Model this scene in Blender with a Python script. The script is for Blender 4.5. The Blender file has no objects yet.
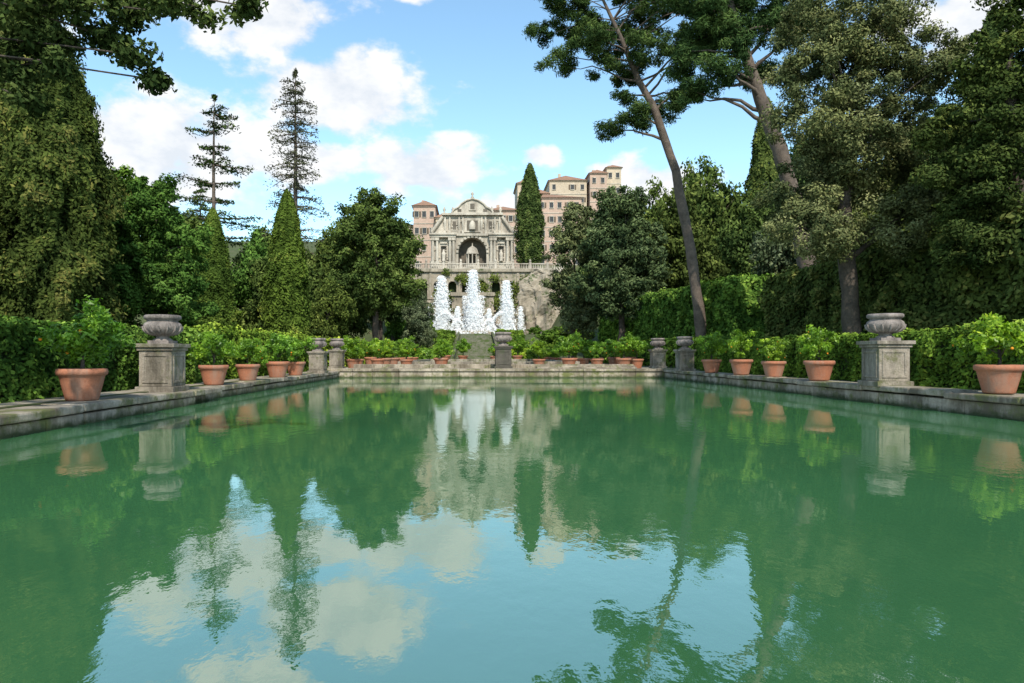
import bpy, math, random
import numpy as np
from mathutils import Vector, noise as mnoise
random.seed(7); rng=np.random.default_rng(7)
scene=bpy.context.scene
scene.view_settings.view_transform='Standard'; scene.view_settings.look='None'; scene.view_settings.exposure=0
col=scene.collection
# ------------------------------------------------------------------ helpers
def link(o,parent=None):
    col.objects.link(o)
    if parent: o.parent=parent
    return o
def empty(name,loc=(0,0,0),rot=0,scale=1):
    o=bpy.data.objects.new(name,None); o.location=loc; o.rotation_euler=(0,0,rot)
    o.scale=(scale,scale,scale) if not hasattr(scale,'__len__') else scale
    o.empty_display_size=0.2
    return link(o)
def obj(name,me,parent=None,loc=(0,0,0),rot=0,scale=1):
    o=bpy.data.objects.new(name,me); o.location=loc; o.rotation_euler=(0,0,rot)
    o.scale=(scale,scale,scale) if not hasattr(scale,'__len__') else scale
    return link(o,parent)
class MB:
    def __init__(s): s.v=[]; s.f=[]; s.m=[]; s.sm=[]
    def add(s,vs,fs,mi=0,smooth=False):
        b=len(s.v); s.v+= [tuple(p) for p in vs]
        for f in fs: s.f.append(tuple(b+i for i in f)); s.m.append(mi); s.sm.append(smooth)
    def box(s,x0,x1,y0,y1,z0,z1,mi=0):
        vs=[(x0,y0,z0),(x1,y0,z0),(x1,y1,z0),(x0,y1,z0),(x0,y0,z1),(x1,y0,z1),(x1,y1,z1),(x0,y1,z1)]
        s.add(vs,[(0,3,2,1),(4,5,6,7),(0,1,5,4),(1,2,6,5),(2,3,7,6),(3,0,4,7)],mi)
    def tube(s,pts,rad,n=8,mi=0,cap=True):
        pts=[Vector(p) for p in pts]; vs=[];fs=[]
        for i,p in enumerate(pts):
            d=(pts[min(i+1,len(pts)-1)]-pts[max(i-1,0)])
            if d.length<1e-6: d=Vector((0,0,1))
            d.normalize(); a=Vector((0,1,0)) if abs(d.y)<.9 else Vector((1,0,0))
            u=d.cross(a).normalized(); w=d.cross(u)
            for k in range(n):
                t=2*math.pi*k/n; vs.append(p+(u*math.cos(t)+w*math.sin(t))*rad[i])
        for i in range(len(pts)-1):
            for k in range(n):
                a=i*n+k;b=i*n+(k+1)%n; fs.append((a,b,b+n,a+n))
        s.add(vs,fs,mi,True)
        if cap:
            s.add(vs[-n:],[tuple(range(n))],mi)
    def lathe(s,prof,c=(0,0,0),n=24,mi=0,lump=0):
        vs=[];fs=[]
        for (r,z) in prof:
            for k in range(n):
                t=2*math.pi*k/n; vs.append((c[0]+r*math.cos(t),c[1]+r*math.sin(t),c[2]+z))
        for i in range(len(prof)-1):
            for k in range(n):
                a=i*n+k;b=i*n+(k+1)%n; fs.append((a,b,b+n,a+n))
        s.add(vs,fs,mi,True)
    def arch(s,x0,x1,z0,z1,cx,r,spring,y,depth,mi=0,mb=1,n=14):
        s.add([(x0,y,z0),(cx-r,y,z0),(cx-r,y,z1),(x0,y,z1)],[(0,1,2,3)],mi)
        s.add([(cx+r,y,z0),(x1,y,z0),(x1,y,z1),(cx+r,y,z1)],[(0,1,2,3)],mi)
        ap=[(cx-r,z0)]+[(cx-r*math.cos(math.pi*i/n),spring+r*math.sin(math.pi*i/n)) for i in range(n+1)]+[(cx+r,z0)]
        for i in range(1,len(ap)-2):
            a,b=ap[i],ap[i+1]
            s.add([(a[0],y,a[1]),(b[0],y,b[1]),(b[0],y,z1),(a[0],y,z1)],[(0,1,2,3)],mi)
        for i in range(len(ap)-1):
            a,b=ap[i],ap[i+1]
            s.add([(a[0],y,a[1]),(b[0],y,b[1]),(b[0],y+depth,b[1]),(a[0],y+depth,a[1])],[(0,1,2,3)],mi)
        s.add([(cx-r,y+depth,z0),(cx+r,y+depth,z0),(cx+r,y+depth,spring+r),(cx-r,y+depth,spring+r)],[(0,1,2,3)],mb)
    def mesh(s,name,mats):
        me=bpy.data.meshes.new(name); me.from_pydata(s.v,[],s.f)
        for m in mats: me.materials.append(m)
        me.polygons.foreach_set("material_index",s.m); me.polygons.foreach_set("use_smooth",s.sm); me.update()
        return me
def bevel(o,w=.02,seg=2):
    m=o.modifiers.new("bevel",'BEVEL'); m.width=w; m.segments=seg; m.limit_method='ANGLE'
# ------------------------------------------------------------------ materials
def newmat(name):
    m=bpy.data.materials.new(name); m.use_nodes=True; nt=m.node_tree; nt.nodes.clear()
    return m,nt,nt.nodes,nt.links
def noise_node(nt,scale,detail=6,rough=.6,vec=None):
    n=nt.nodes.new('ShaderNodeTexNoise'); n.inputs['Scale'].default_value=scale; n.inputs['Detail'].default_value=detail; n.inputs['Roughness'].default_value=rough
    if vec: nt.links.new(vec,n.inputs['Vector'])
    return n.outputs['Fac']
def ramp(nt,fac,stops):
    r=nt.nodes.new('ShaderNodeValToRGB'); cr=r.color_ramp
    while len(cr.elements)<len(stops): cr.elements.new(.5)
    for e,(p,c) in zip(cr.elements,stops): e.position=p; e.color=(*c,1) if len(c)==3 else c
    nt.links.new(fac,r.inputs[0]); return r.outputs[0]
def mixc(nt,fac,a,b,mode='MIX'):
    m=nt.nodes.new('ShaderNodeMix'); m.data_type='RGBA'; m.blend_type=mode
    for s,v in ((m.inputs[0],fac),(m.inputs[6],a),(m.inputs[7],b)):
        if isinstance(v,(int,float)): s.default_value=v
        elif isinstance(v,tuple): s.default_value=(*v,1)
        else: nt.links.new(v,s)
    return m.outputs[2]
def surf_mat(name,c1,c2,scale=3,stain=None,moss=None,rough=.9,bump=.3,bscale=20,fine=True,st=(.48,.66),mo=(.54,.64),algae=None):
    m,nt,N,L=newmat(name)
    geo=N.new('ShaderNodeNewGeometry'); pos=geo.outputs['Position']
    c=ramp(nt,noise_node(nt,scale,6,.65,pos),[(.3,c1),(.7,c2)])
    if fine:
        c=mixc(nt,.5,c,ramp(nt,noise_node(nt,scale*9,5,.7,pos),[(.3,(.45,.45,.45)),(.65,(1,1,1))]),'MULTIPLY')
    if stain:
        mp=N.new('ShaderNodeMapping'); mp.inputs['Scale'].default_value=(1,1,.25); L.new(pos,mp.inputs['Vector'])
        c=mixc(nt,ramp(nt,noise_node(nt,scale*.9,9,.7,mp.outputs[0]),[(st[0],(0,0,0)),(st[1],(1,1,1))]),c,stain)
    if moss:
        c=mixc(nt,ramp(nt,noise_node(nt,scale*.6+.3,9,.75,pos),[(mo[0],(0,0,0)),(mo[1],(1,1,1))]),c,moss)
    if algae:
        sp=N.new('ShaderNodeSeparateXYZ'); L.new(pos,sp.inputs[0]); ad=N.new('ShaderNodeMath'); ad.operation='MULTIPLY_ADD'
        L.new(noise_node(nt,2.2,6,.7,pos),ad.inputs[0]); ad.inputs[1].default_value=-.45; L.new(sp.outputs[2],ad.inputs[2])
        mr=N.new('ShaderNodeMapRange'); mr.inputs[1].default_value=-.20; mr.inputs[2].default_value=-.05; mr.inputs[3].default_value=1; mr.inputs[4].default_value=0; L.new(ad.outputs[0],mr.inputs[0])
        c=mixc(nt,mr.outputs[0],c,algae)
    b=N.new('ShaderNodeBsdfPrincipled'); b.inputs['Roughness'].default_value=rough; b.inputs['Specular IOR Level'].default_value=.25
    L.new(c,b.inputs['Base Color'])
    bp=N.new('ShaderNodeBump'); bp.inputs['Strength'].default_value=bump; bp.inputs['Distance'].default_value=.05
    L.new(noise_node(nt,bscale,6,.7,pos),bp.inputs['Height']); L.new(bp.outputs[0],b.inputs['Normal'])
    o=N.new('ShaderNodeOutputMaterial'); L.new(b.outputs[0],o.inputs[0]); return m
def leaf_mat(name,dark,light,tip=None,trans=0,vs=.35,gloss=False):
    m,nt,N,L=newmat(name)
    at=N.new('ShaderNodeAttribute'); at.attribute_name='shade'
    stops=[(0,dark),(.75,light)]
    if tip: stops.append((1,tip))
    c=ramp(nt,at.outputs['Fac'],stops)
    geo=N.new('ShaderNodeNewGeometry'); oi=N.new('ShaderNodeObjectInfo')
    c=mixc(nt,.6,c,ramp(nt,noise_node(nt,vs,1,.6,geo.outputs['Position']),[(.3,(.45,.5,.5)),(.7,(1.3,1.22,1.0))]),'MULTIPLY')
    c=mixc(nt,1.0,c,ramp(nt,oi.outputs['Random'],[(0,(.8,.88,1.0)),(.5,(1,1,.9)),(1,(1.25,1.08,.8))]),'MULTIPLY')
    if gloss:
        b=N.new('ShaderNodeBsdfPrincipled'); b.inputs['Roughness'].default_value=.45; b.inputs['Specular IOR Level'].default_value=.35; L.new(c,b.inputs['Base Color'])
    else:
        b=N.new('ShaderNodeBsdfDiffuse'); L.new(c,b.inputs[0])
    o=N.new('ShaderNodeOutputMaterial')
    if trans:
        t=N.new('ShaderNodeBsdfTranslucent'); L.new(mixc(nt,1.0,c,(1.3,1.5,.6),'MULTIPLY'),t.inputs[0])
        mx=N.new('ShaderNodeMixShader'); mx.inputs[0].default_value=trans; L.new(b.outputs[0],mx.inputs[1]); L.new(t.outputs[0],mx.inputs[2])
        L.new(mx.outputs[0],o.inputs[0])
    else: L.new(b.outputs[0],o.inputs[0])
    return m
M={}
M['stone']=surf_mat('weathered_stone',(.42,.36,.29),(.24,.205,.165),1.6,stain=(.10,.085,.065),moss=(.12,.12,.055),bump=.8,bscale=9,st=(.42,.60),mo=(.52,.62))
M['wallstone']=surf_mat('mossy_wall_stone',(.50,.42,.33),(.29,.245,.19),1.3,stain=(.13,.105,.075),moss=(.13,.135,.05),bump=1,bscale=7,st=(.43,.61),mo=(.50,.61),algae=(.045,.055,.022))
M['urn']=surf_mat('lichen_urn_stone',(.36,.30,.27),(.17,.145,.13),3,stain=(.08,.07,.065),bump=.6,bscale=14)
M['darkstone']=surf_mat('dark_wet_stone',(.12,.105,.085),(.06,.055,.045),2,moss=(.05,.07,.025),bump=.6,bscale=9)
M['terracotta']=surf_mat('terracotta',(.46,.18,.10),(.33,.13,.075),2.5,stain=(.30,.19,.14),bump=.25,bscale=20,st=(.45,.7))
M['soil']=surf_mat('soil',(.05,.035,.02),(.03,.02,.015),8)
M['bark']=surf_mat('bark',(.13,.10,.08),(.05,.042,.035),2.5,bump=1,bscale=10)
M['pinebark']=surf_mat('pine_bark',(.19,.145,.115),(.075,.06,.05),2.5,bump=1,bscale=8)
M['grass']=surf_mat('grass_ground',(.05,.075,.02),(.09,.10,.04),.8,moss=(.13,.10,.06))
M['gravel']=surf_mat('gravel',(.40,.35,.27),(.28,.25,.19),2,moss=(.16,.16,.08))
M['steps']=surf_mat('mossy_steps',(.22,.21,.16),(.12,.13,.085),1.2,moss=(.07,.10,.03),mo=(.46,.58))
M['trav']=surf_mat('travertine',(.64,.57,.48),(.45,.40,.33),.35,stain=(.25,.215,.175),bump=.5,bscale=3,st=(.45,.64))
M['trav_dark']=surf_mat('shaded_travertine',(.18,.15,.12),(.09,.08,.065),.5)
M['rock']=surf_mat('cascade_rock',(.46,.39,.30),(.26,.22,.17),.3,stain=(.11,.10,.07),moss=(.055,.08,.025),bump=1,bscale=2,st=(.5,.66),mo=(.53,.62))
M['plaster']=surf_mat('pink_plaster',(.56,.39,.31),(.46,.33,.26),.25,stain=(.36,.27,.21),bump=.1,bscale=3)
M['plaster2']=surf_mat('ochre_plaster',(.60,.48,.36),(.49,.40,.30),.25,stain=(.38,.31,.24),bump=.1,bscale=3)
M['roof']=surf_mat('roof_tiles',(.34,.19,.12),(.22,.13,.09),.8,bump=.6,bscale=5)
M['window']=surf_mat('window_dark',(.05,.055,.06),(.03,.033,.04),1,rough=.3)
M['shutter']=surf_mat('window_shutter',(.16,.12,.08),(.12,.09,.07),2)
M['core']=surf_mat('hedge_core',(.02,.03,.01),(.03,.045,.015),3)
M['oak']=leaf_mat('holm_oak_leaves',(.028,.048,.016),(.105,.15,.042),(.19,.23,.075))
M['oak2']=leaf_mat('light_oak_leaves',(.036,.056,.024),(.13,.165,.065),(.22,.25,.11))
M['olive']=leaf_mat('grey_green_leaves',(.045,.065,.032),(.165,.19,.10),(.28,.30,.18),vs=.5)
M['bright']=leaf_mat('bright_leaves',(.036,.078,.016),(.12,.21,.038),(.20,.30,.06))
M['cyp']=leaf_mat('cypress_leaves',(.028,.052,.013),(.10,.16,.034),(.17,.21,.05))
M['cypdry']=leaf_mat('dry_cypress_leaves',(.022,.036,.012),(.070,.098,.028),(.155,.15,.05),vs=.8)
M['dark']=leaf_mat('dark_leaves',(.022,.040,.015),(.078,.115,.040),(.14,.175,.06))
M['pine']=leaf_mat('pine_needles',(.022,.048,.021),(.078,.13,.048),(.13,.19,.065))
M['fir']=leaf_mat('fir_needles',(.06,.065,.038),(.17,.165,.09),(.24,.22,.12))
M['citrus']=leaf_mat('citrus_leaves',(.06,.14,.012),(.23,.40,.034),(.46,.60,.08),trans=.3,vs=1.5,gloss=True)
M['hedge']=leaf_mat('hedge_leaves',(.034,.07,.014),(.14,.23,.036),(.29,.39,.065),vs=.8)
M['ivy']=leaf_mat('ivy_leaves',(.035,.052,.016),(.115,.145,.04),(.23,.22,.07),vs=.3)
M['orange']=surf_mat('orange_fruit',(.7,.25,.02),(.6,.2,.02),3,fine=False)
def water(name,a):
    m,nt,N,L=newmat(name)
    geo=N.new('ShaderNodeNewGeometry'); pos=geo.outputs['Position']
    mp=N.new('ShaderNodeMapping'); mp.inputs['Scale'].default_value=(1,.6,1); L.new(pos,mp.inputs['Vector'])
    h1=noise_node(nt,4.2,4,.55,mp.outputs[0]); h2=noise_node(nt,.3,2,.5,mp.outputs[0])
    mul=N.new('ShaderNodeMath'); mul.operation='MULTIPLY'; L.new(h1,mul.inputs[0]); L.new(ramp(nt,h2,[(.40,(.2,.2,.2)),(.66,(1,1,1))]),mul.inputs[1])
    bp=N.new('ShaderNodeBump'); bp.inputs['Strength'].default_value=1; bp.inputs['Distance'].default_value=.0052; L.new(mul.outputs[0],bp.inputs['Height'])
    d=N.new('ShaderNodeBsdfDiffuse'); L.new(ramp(nt,noise_node(nt,.15,4,.6,pos),[(.3,a),(.7,tuple(x*1.3 for x in a))]),d.inputs[0])
    g=N.new('ShaderNodeBsdfGlossy'); g.inputs['Roughness'].default_value=.012; g.inputs['Color'].default_value=(.98,1,.99,1); L.new(bp.outputs[0],g.inputs['Normal'])
    fr=N.new('ShaderNodeFresnel'); fr.inputs['IOR'].default_value=3.9; L.new(bp.outputs[0],fr.inputs['Normal'])
    mx=N.new('ShaderNodeMixShader'); L.new(fr.outputs[0],mx.inputs[0]); L.new(d.outputs[0],mx.inputs[1]); L.new(g.outputs[0],mx.inputs[2])
    o=N.new('ShaderNodeOutputMaterial'); L.new(mx.outputs[0],o.inputs[0]); return m
M['water']=water('pond_water',(.034,.112,.044))
m,nt,N,L=newmat('fountain_spray')
d=N.new('ShaderNodeBsdfDiffuse'); d.inputs[0].default_value=(.93,.94,.95,1); t=N.new('ShaderNodeBsdfTranslucent'); t.inputs[0].default_value=(.93,.94,.95,1)
mx=N.new('ShaderNodeMixShader'); mx.inputs[0].default_value=.35; L.new(d.outputs[0],mx.inputs[1]); L.new(t.outputs[0],mx.inputs[2]); o=N.new('ShaderNodeOutputMaterial'); L.new(mx.outputs[0],o.inputs[0]); M['spray']=m
# ------------------------------------------------------------------ leaf meshes
def nrm(a): return a/np.maximum(np.linalg.norm(a,axis=1,keepdims=True),1e-9)
def leaf_mesh(name,C,Nn,Ln,Wn,shade,mat):
    n=len(C); Ln=(Ln*rng.uniform(.6,1.3,n))[:,None]; Wn=(Wn*rng.uniform(.6,1.3,n))[:,None]
    Nn=nrm(Nn); t=nrm(np.cross(Nn,rng.normal(size=(n,3)))); b=np.cross(Nn,t)
    V=np.stack([C-t*Ln,C+b*Wn-t*Ln*.15,C+t*Ln,C-b*Wn-t*Ln*.15],axis=1).reshape(-1,3)
    me=bpy.data.meshes.new(name); me.vertices.add(4*n); me.vertices.foreach_set('co',V.astype(np.float32).ravel())
    me.loops.add(4*n); me.loops.foreach_set('vertex_index',np.arange(4*n,dtype=np.int32))
    me.polygons.add(n); me.polygons.foreach_set('loop_start',np.arange(0,4*n,4,dtype=np.int32))
    me.update(calc_edges=True)
    at=me.attributes.new('shade','FLOAT','FACE'); at.data.foreach_set('value',np.clip(shade,0,1).astype(np.float32))
    me.materials.append(mat); return me
def clumps(K,rad,n,flat=.75,jit=.55):
    k=len(K); off=rng.normal(size=(k,n,3)); off/=np.linalg.norm(off,axis=2,keepdims=True)
    r=rng.uniform(0,1,(k,n,1))**.55*1.15; off=off*r; off[:,:,2]*=flat
    C=K[:,None,:]+off*rad[:,None,None]
    N_=off+np.array([0,0,.45])+rng.normal(size=(k,n,3))*jit
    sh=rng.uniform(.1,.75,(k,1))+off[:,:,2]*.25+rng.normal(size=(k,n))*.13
    return C.reshape(-1,3),N_.reshape(-1,3),sh.ravel()
def lobes_clumps(lobes,dens,crad,inner=.5):
    Ks=[];R=[]
    for i,l in enumerate(lobes):
        x,y,z,r=l[:4]; fz=l[4] if len(l)>4 else .85
        k=max(6,int(dens*r*r)); d=rng.normal(size=(k,3)); d=nrm(d)
        lump=np.array([mnoise.noise(Vector((a[0]*1.7+i*7,a[1]*1.7,a[2]*1.7+y))) for a in d])
        rr=r*(rng.uniform(inner,1.0,k))*(1+.38*lump)
        P=d*rr[:,None]; P[:,2]*=fz; P+=np.array([x,y,z]); Ks.append(P); R.append(crad*rng.uniform(.6,1.4,k))
    return np.concatenate(Ks),np.concatenate(R)
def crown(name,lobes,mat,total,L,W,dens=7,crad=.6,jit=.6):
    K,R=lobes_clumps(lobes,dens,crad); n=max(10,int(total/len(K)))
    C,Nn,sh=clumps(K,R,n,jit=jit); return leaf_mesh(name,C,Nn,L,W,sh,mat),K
def trunk_mesh(name,pts,rad,limbs=None,mat=None,n=10,r0=None):
    b=MB(); P=[Vector(p) for p in pts]; Q=[];Rr=[]
    for i in range(len(P)-1):
        for k in range(4):
            t=k/4; Q.append(P[i].lerp(P[i+1],t)+Vector((random.uniform(-1,1),random.uniform(-1,1),0))*rad[i]*.12); Rr.append((rad[i]*(1-t)+rad[i+1]*t)*random.uniform(.93,1.07))
    Q.append(P[-1]);Rr.append(rad[-1]); Rr[0]*=1.35
    b.tube(Q,Rr,n)
    if limbs is not None:
        for tgt in limbs:
            tgt=Vector(tgt); cand=[q for q in range(len(Q)//3,len(Q)) if Q[q].z<tgt.z+.3] or [len(Q)-1]
            j=min(cand,key=lambda q:(Q[q]-tgt).length+random.uniform(0,1.5)) ; s=Q[j]
            r=min(r0 or 9,Rr[j]*.4); pts2=[]
            for k in range(6):
                t=k/5; p=s.lerp(tgt,t); p.z+=math.sin(t*math.pi)*(tgt-s).length*.06; p+=Vector((random.uniform(-1,1),random.uniform(-1,1),random.uniform(-1,1)))*(tgt-s).length*.03*(0<k<5)
                pts2.append(p)
            b.tube(pts2,[max(.012,r*(1-.17*k)) for k in range(6)],6)
    return b.mesh(name,[mat or M['bark']])
# ------------------------------------------------------------------ terrain
def sm(t): t=max(0,min(1,t)); return t*t*(3-2*t)
def H(x,y):
    if -9.25<x<13.1 and .2<y<45.4: return -1.3
    z=.45
    if x<-14: z+=.07*min(-14-x,60)
    if x>16.6: z+=2.2*sm((x-16.6)/2)+.10*min(max(0,x-18.5),60)
    if y>92:
        c=.35+5.4*sm((y-92)/60); side=22*sm((y-95)/75)
        w=sm((abs(x-1)-14)/12); z=max(z,.45+c*(1-w)+side*w)
    if y>166: z=max(z,22.3+ 12*sm((y-195)/30)+ (14*sm((y-225)/60)))
    return z
xs=sorted(set(list(np.arange(-60,60.1,2.5))+[-9.7,-9.3,-9.2,13.0,13.15,13.5]+[-2000,-900,-400,-200,-120,-85,85,120,200,400,900,2000]))
ys=sorted(set(list(np.arange(-20,300,3.0))+[.1,.3,45.3,45.5,165.9,166.1]+[-1500,-600,-200,-80,350,450,700,1200,2500]))
V=[(x,y,H(x,y)+ (0 if abs(x)<20 else mnoise.noise(Vector((x*.05,y*.05,0)))*.8)) for y in ys for x in xs]
nx=len(xs); F=[(j*nx+i,j*nx+i+1,(j+1)*nx+i+1,(j+1)*nx+i) for j in range(len(ys)-1) for i in range(nx-1)]
me=bpy.data.meshes.new('ground'); me.from_pydata(V,[],F); me.materials.append(M['grass']); me.update(); obj('ground',me)
b=MB(); b.add([(-9.3,.2,0),(13.1,.2,0),(13.1,45.4,0),(-9.3,45.4,0)],[(0,1,2,3)]); obj('pond_water',b.mesh('pond_water',[M['water']]))
b=MB(); b.add([(-5.4,55.3,.78),(8.1,55.3,.78),(8.1,87.7,.78),(-5.4,87.7,.78)],[(0,1,2,3)]); obj('far_pond_water',b.mesh('far_pond_water',[M['water']]))
b=MB()
b.add([(-10.3,45.5,.49),(15,45.5,.49),(15,92,.49),(-10.3,92,.49)],[(0,1,2,3)])
b.add([(-10.4,0,.455),(-9.5,0,.455),(-9.5,45.5,.455),(-10.4,45.5,.455)],[(0,1,2,3)])
b.add([(13.3,0,.458),(15.2,0,.458),(15.2,45.5,.458),(13.3,45.5,.458)],[(0,1,2,3)])
obj('gravel_path',b.mesh('gravel_path',[M['gravel']]))
b=MB()
for k in range(14):
    y0=92.5+k*3.4; b.box(-2.2,3.6,y0,y0+3.39,H(0,y0)-1.5,H(0,y0+3.4)+.14)
    for s in (-2.9,3.9): b.box(s,s+.4,y0,y0+3.37,H(0,y0)-1.5,H(0,y0+3.4)+.5)
o=obj('stone_steps',b.mesh('stone_steps',[M['steps']])); bevel(o,.03)
# ------------------------------------------------------------------ pond walls
def wall_along_y(name,xi,xo,y0,y1,top,jog=None):
    b=MB(); y=y0; s=1 if xo>xi else -1
    while y<y1-.2:
        l=min(random.uniform(1.3,2.6),y1-y); j=(jog(y) if jog else 0)+random.uniform(-.03,.03); t=top+random.uniform(-.025,.025)
        a,c=sorted((xi-s*(.06+j),xo)); b.box(a,c,y+.01,y+l-.01,t-.17,t)
        y+=l
    y=y0
    while y<y1-.2:
        l=min(random.uniform(.7,1.6),y1-y); j=(jog(y) if jog else 0)
        a,c=sorted((xi-s*j+s*random.uniform(0,.05),xo-s*.05)); b.box(a,c,y+.006,y+l-.006,-.6,top-.2-random.uniform(0,.006)); y+=l
    o=obj(name,b.mesh(name,[M['wallstone']])); bevel(o,.04,2); return o
wall_along_y('stone_wall',-8.75,-9.65,0,45.2,.44,lambda y:.38 if y<20.6 else 0)
wall_along_y('stone_wall',12.6,13.4,0,45.2,.55,lambda y:.1 if y<22 else 0)
b=MB(); x=-9.65
while x<13.4:
    l=min(random.uniform(1.2,2.4),13.4-x)
    b.box(x+.006,x+l-.006,44.9,46.2,.42,.60+random.uniform(-.015,.015)); b.box(x+.004,x+l-.004,45.0,46.1,-.6,.40); x+=l
x=-8.2
while x<4.2:
    l=random.uniform(1.2,2.4); b.box(x+.006,x+l-.006,47.2,48.2,.5,.86+random.uniform(-.01,.01)); x+=l
for k in range(3): b.box(4.4,11.2,46.3+k*.5,46.79+k*.5,.47,.68+k*.09)
o=obj('stone_wall',b.mesh('far_wall',[M['wallstone']])); bevel(o,.03)
b=MB(); b.box(-9.65,13.4,-.8,.15,-.6,.5); o=obj('stone_wall',b.mesh('near_wall',[M['wallstone']])); bevel(o,.03)
b=MB()
for (x0,x1,y0,y1) in ((-6,-5.35,55,88),(8.05,8.7,55,88),(-5.34,8.04,54.7,55.35),(-5.34,8.04,87.6,88.2)): b.box(x0,x1,y0,y1,.3,.98)
o=obj('far_pond_basin',b.mesh('far_pond_basin',[M['stone']])); bevel(o,.04)
# ------------------------------------------------------------------ pedestals with urns
def pedestal(x,y,z,sc=1,mat='stone',tall=1.35):
    e=empty('stone_pedestal_with_urn',(x,y,z),random.uniform(-.03,.03),sc)
    b=MB(); b.box(-.54,.54,-.54,.54,-.02,.14); b.box(-.46,.46,-.46,.46,.143,tall-.2)
    for s in (-1,1):
        for (a0,a1,z0,z1) in ((-.37,.37,.24,.31),(-.37,.37,tall-.36,tall-.29),(-.37,-.30,.313,tall-.363),(.30,.37,.313,tall-.363)):
            ya,yb=sorted((s*.462,s*.485)); b.box(a0,a1,ya,yb,z0,z1); b.box(ya,yb,a0,a1,z0,z1)
    b.box(-.51,.51,-.51,.51,tall-.197,tall-.11); b.box(-.57,.57,-.57,.57,tall-.107,tall)
    o=obj('pedestal_block',b.mesh('pedestal',[M[mat]]),e); bevel(o,.03)
    b=MB(); b.box(-.3,.3,-.3,.3,.0,.09)
    b.lathe([(.27,.092),(.25,.13),(.18,.17),(.17,.2),(.22,.24),(.38,.30),(.49,.40),(.52,.50),(.49,.58),(.42,.63),(.40,.66),(.46,.69),(.50,.72),(.50,.79),(.46,.82),(.30,.83),(0,.81)],n=28)
    for k in range(14):
        t=2*math.pi*k/14; pts=[(math.cos(t)*r,math.sin(t)*r,z) for r,z in ((.24,.24),(.40,.30),(.505,.40),(.535,.50))]; b.tube(pts,[.02,.035,.04,.02],5)
    obj('urn',b.mesh('urn',[M['urn']]),e,(0,0,tall))
pedestal(-9.15,20.2,.44,1.03); pedestal(-9.2,40.8,.44,.95); pedestal(-9.1,46,.6,.92)
pedestal(12.95,21.4,.55,1.03); pedestal(12.9,41.4,.55,.95); pedestal(12.9,47.4,.6,.95)
pedestal(2.1,46.0,.6,1.12,'darkstone')
# ------------------------------------------------------------------ potted citrus trees
b=MB(); b.lathe([(0,0),(.33,0),(.35,.03),(.36,.08),(.39,.2),(.44,.4),(.475,.56),(.49,.58),(.53,.60),(.545,.66),(.53,.73),(.50,.74),(.47,.73),(.455,.66)],n=32)
b.lathe([(.455,.655),(.2,.67),(0,.67)],n=32,mi=1); potme=b.mesh('pot',[M['terracotta'],M['soil']])
cit=[]
for i in range(5):
    lobes=[(random.uniform(-.45,.45),random.uniform(-.4,.4),random.uniform(1.1,1.8),random.uniform(.3,.52),.95) for _ in range(9)]+[(0,0,1.2,.5,.8)]
    cm,K=crown('citrus_foliage',lobes,M['citrus'],4600,.07,.03,dens=24,crad=.18,jit=.75)
    tm=trunk_mesh('citrus_trunk',[(0,0,.6),(.02,.01,.9),(0,0,1.3)],[.045,.04,.03],limbs=[tuple(K[j]) for j in rng.choice(len(K),9)],n=7)
    b=MB()
    for j in rng.choice(len(K),5):
        p=K[j]; b.lathe([(0,-.035),(.025,-.025),(.035,0),(.025,.025),(0,.035)],c=(p[0]*1.2,p[1]*1.2,p[2]-.12),n=8)
    cit.append((cm,tm,b.mesh('fruit',[M['orange']])))
def citrus(x,y,z,s=1,bush=1,i=None):
    c=cit[random.randrange(5) if i is None else i]
    e=empty('potted_citrus_tree',(x,y,z),random.uniform(0,6.28),s)
    obj('pot',potme,e); bs=(bush,bush,(1+bush)/2*random.uniform(.93,1.1))
    obj('trunk',c[1],e,scale=bs); obj('foliage',c[0],e,scale=bs); obj('fruit',c[2],e,scale=bs)
for (y,s,bu) in ((15.9,1.0,1.15),(24.2,.95,.95),(28.1,.92,.9),(31.9,1.02,1),(35.5,.96,1.05)): citrus(-9.15+random.uniform(-.08,.08),y,.445,s,bu)
for (y,s,bu) in ((16.9,.96,1.05),(25.5,1.0,.85),(29.3,.93,.8),(32.9,1,.95),(36.8,.96,1.0)): citrus(12.98+random.uniform(-.08,.08),y,.552,s,bu)
for (x,y,z,s) in ((-8.7,50,.49,1.05),(-6.9,50,.49,1.05),(-4.9,51,.49,1),(-2.3,51,.49,1.1),(-6.9,54,.49,1),(-6.8,59,.49,1.05),(-6.8,65,.49,1),(-6.8,72,.49,1),(-6.8,80,.49,1),
    (12.3,51,.49,1.05),(11.2,50.4,.49,1.05),(9.7,53,.49,1),(7.1,50,.49,1.1),(9.5,58,.49,1),(9.5,64,.49,1),(9.5,71,.49,1.05),(9.5,79,.49,1),(9.5,86,.49,1),(5.2,53,.49,1),(-9.2,55,.49,1),(-9.2,62,.49,1.1),(13.2,57,.49,1.1),(13.3,64,.49,1.1),(13.3,72,.49,1.1),
    (-3.5,90,.49,1.3),(-1.2,91,.49,1.3),(3,91,.49,1.3),(6,90,.49,1.3)): citrus(x,y,z,s*random.uniform(.92,1.06),random.uniform(.95,1.3))
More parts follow.
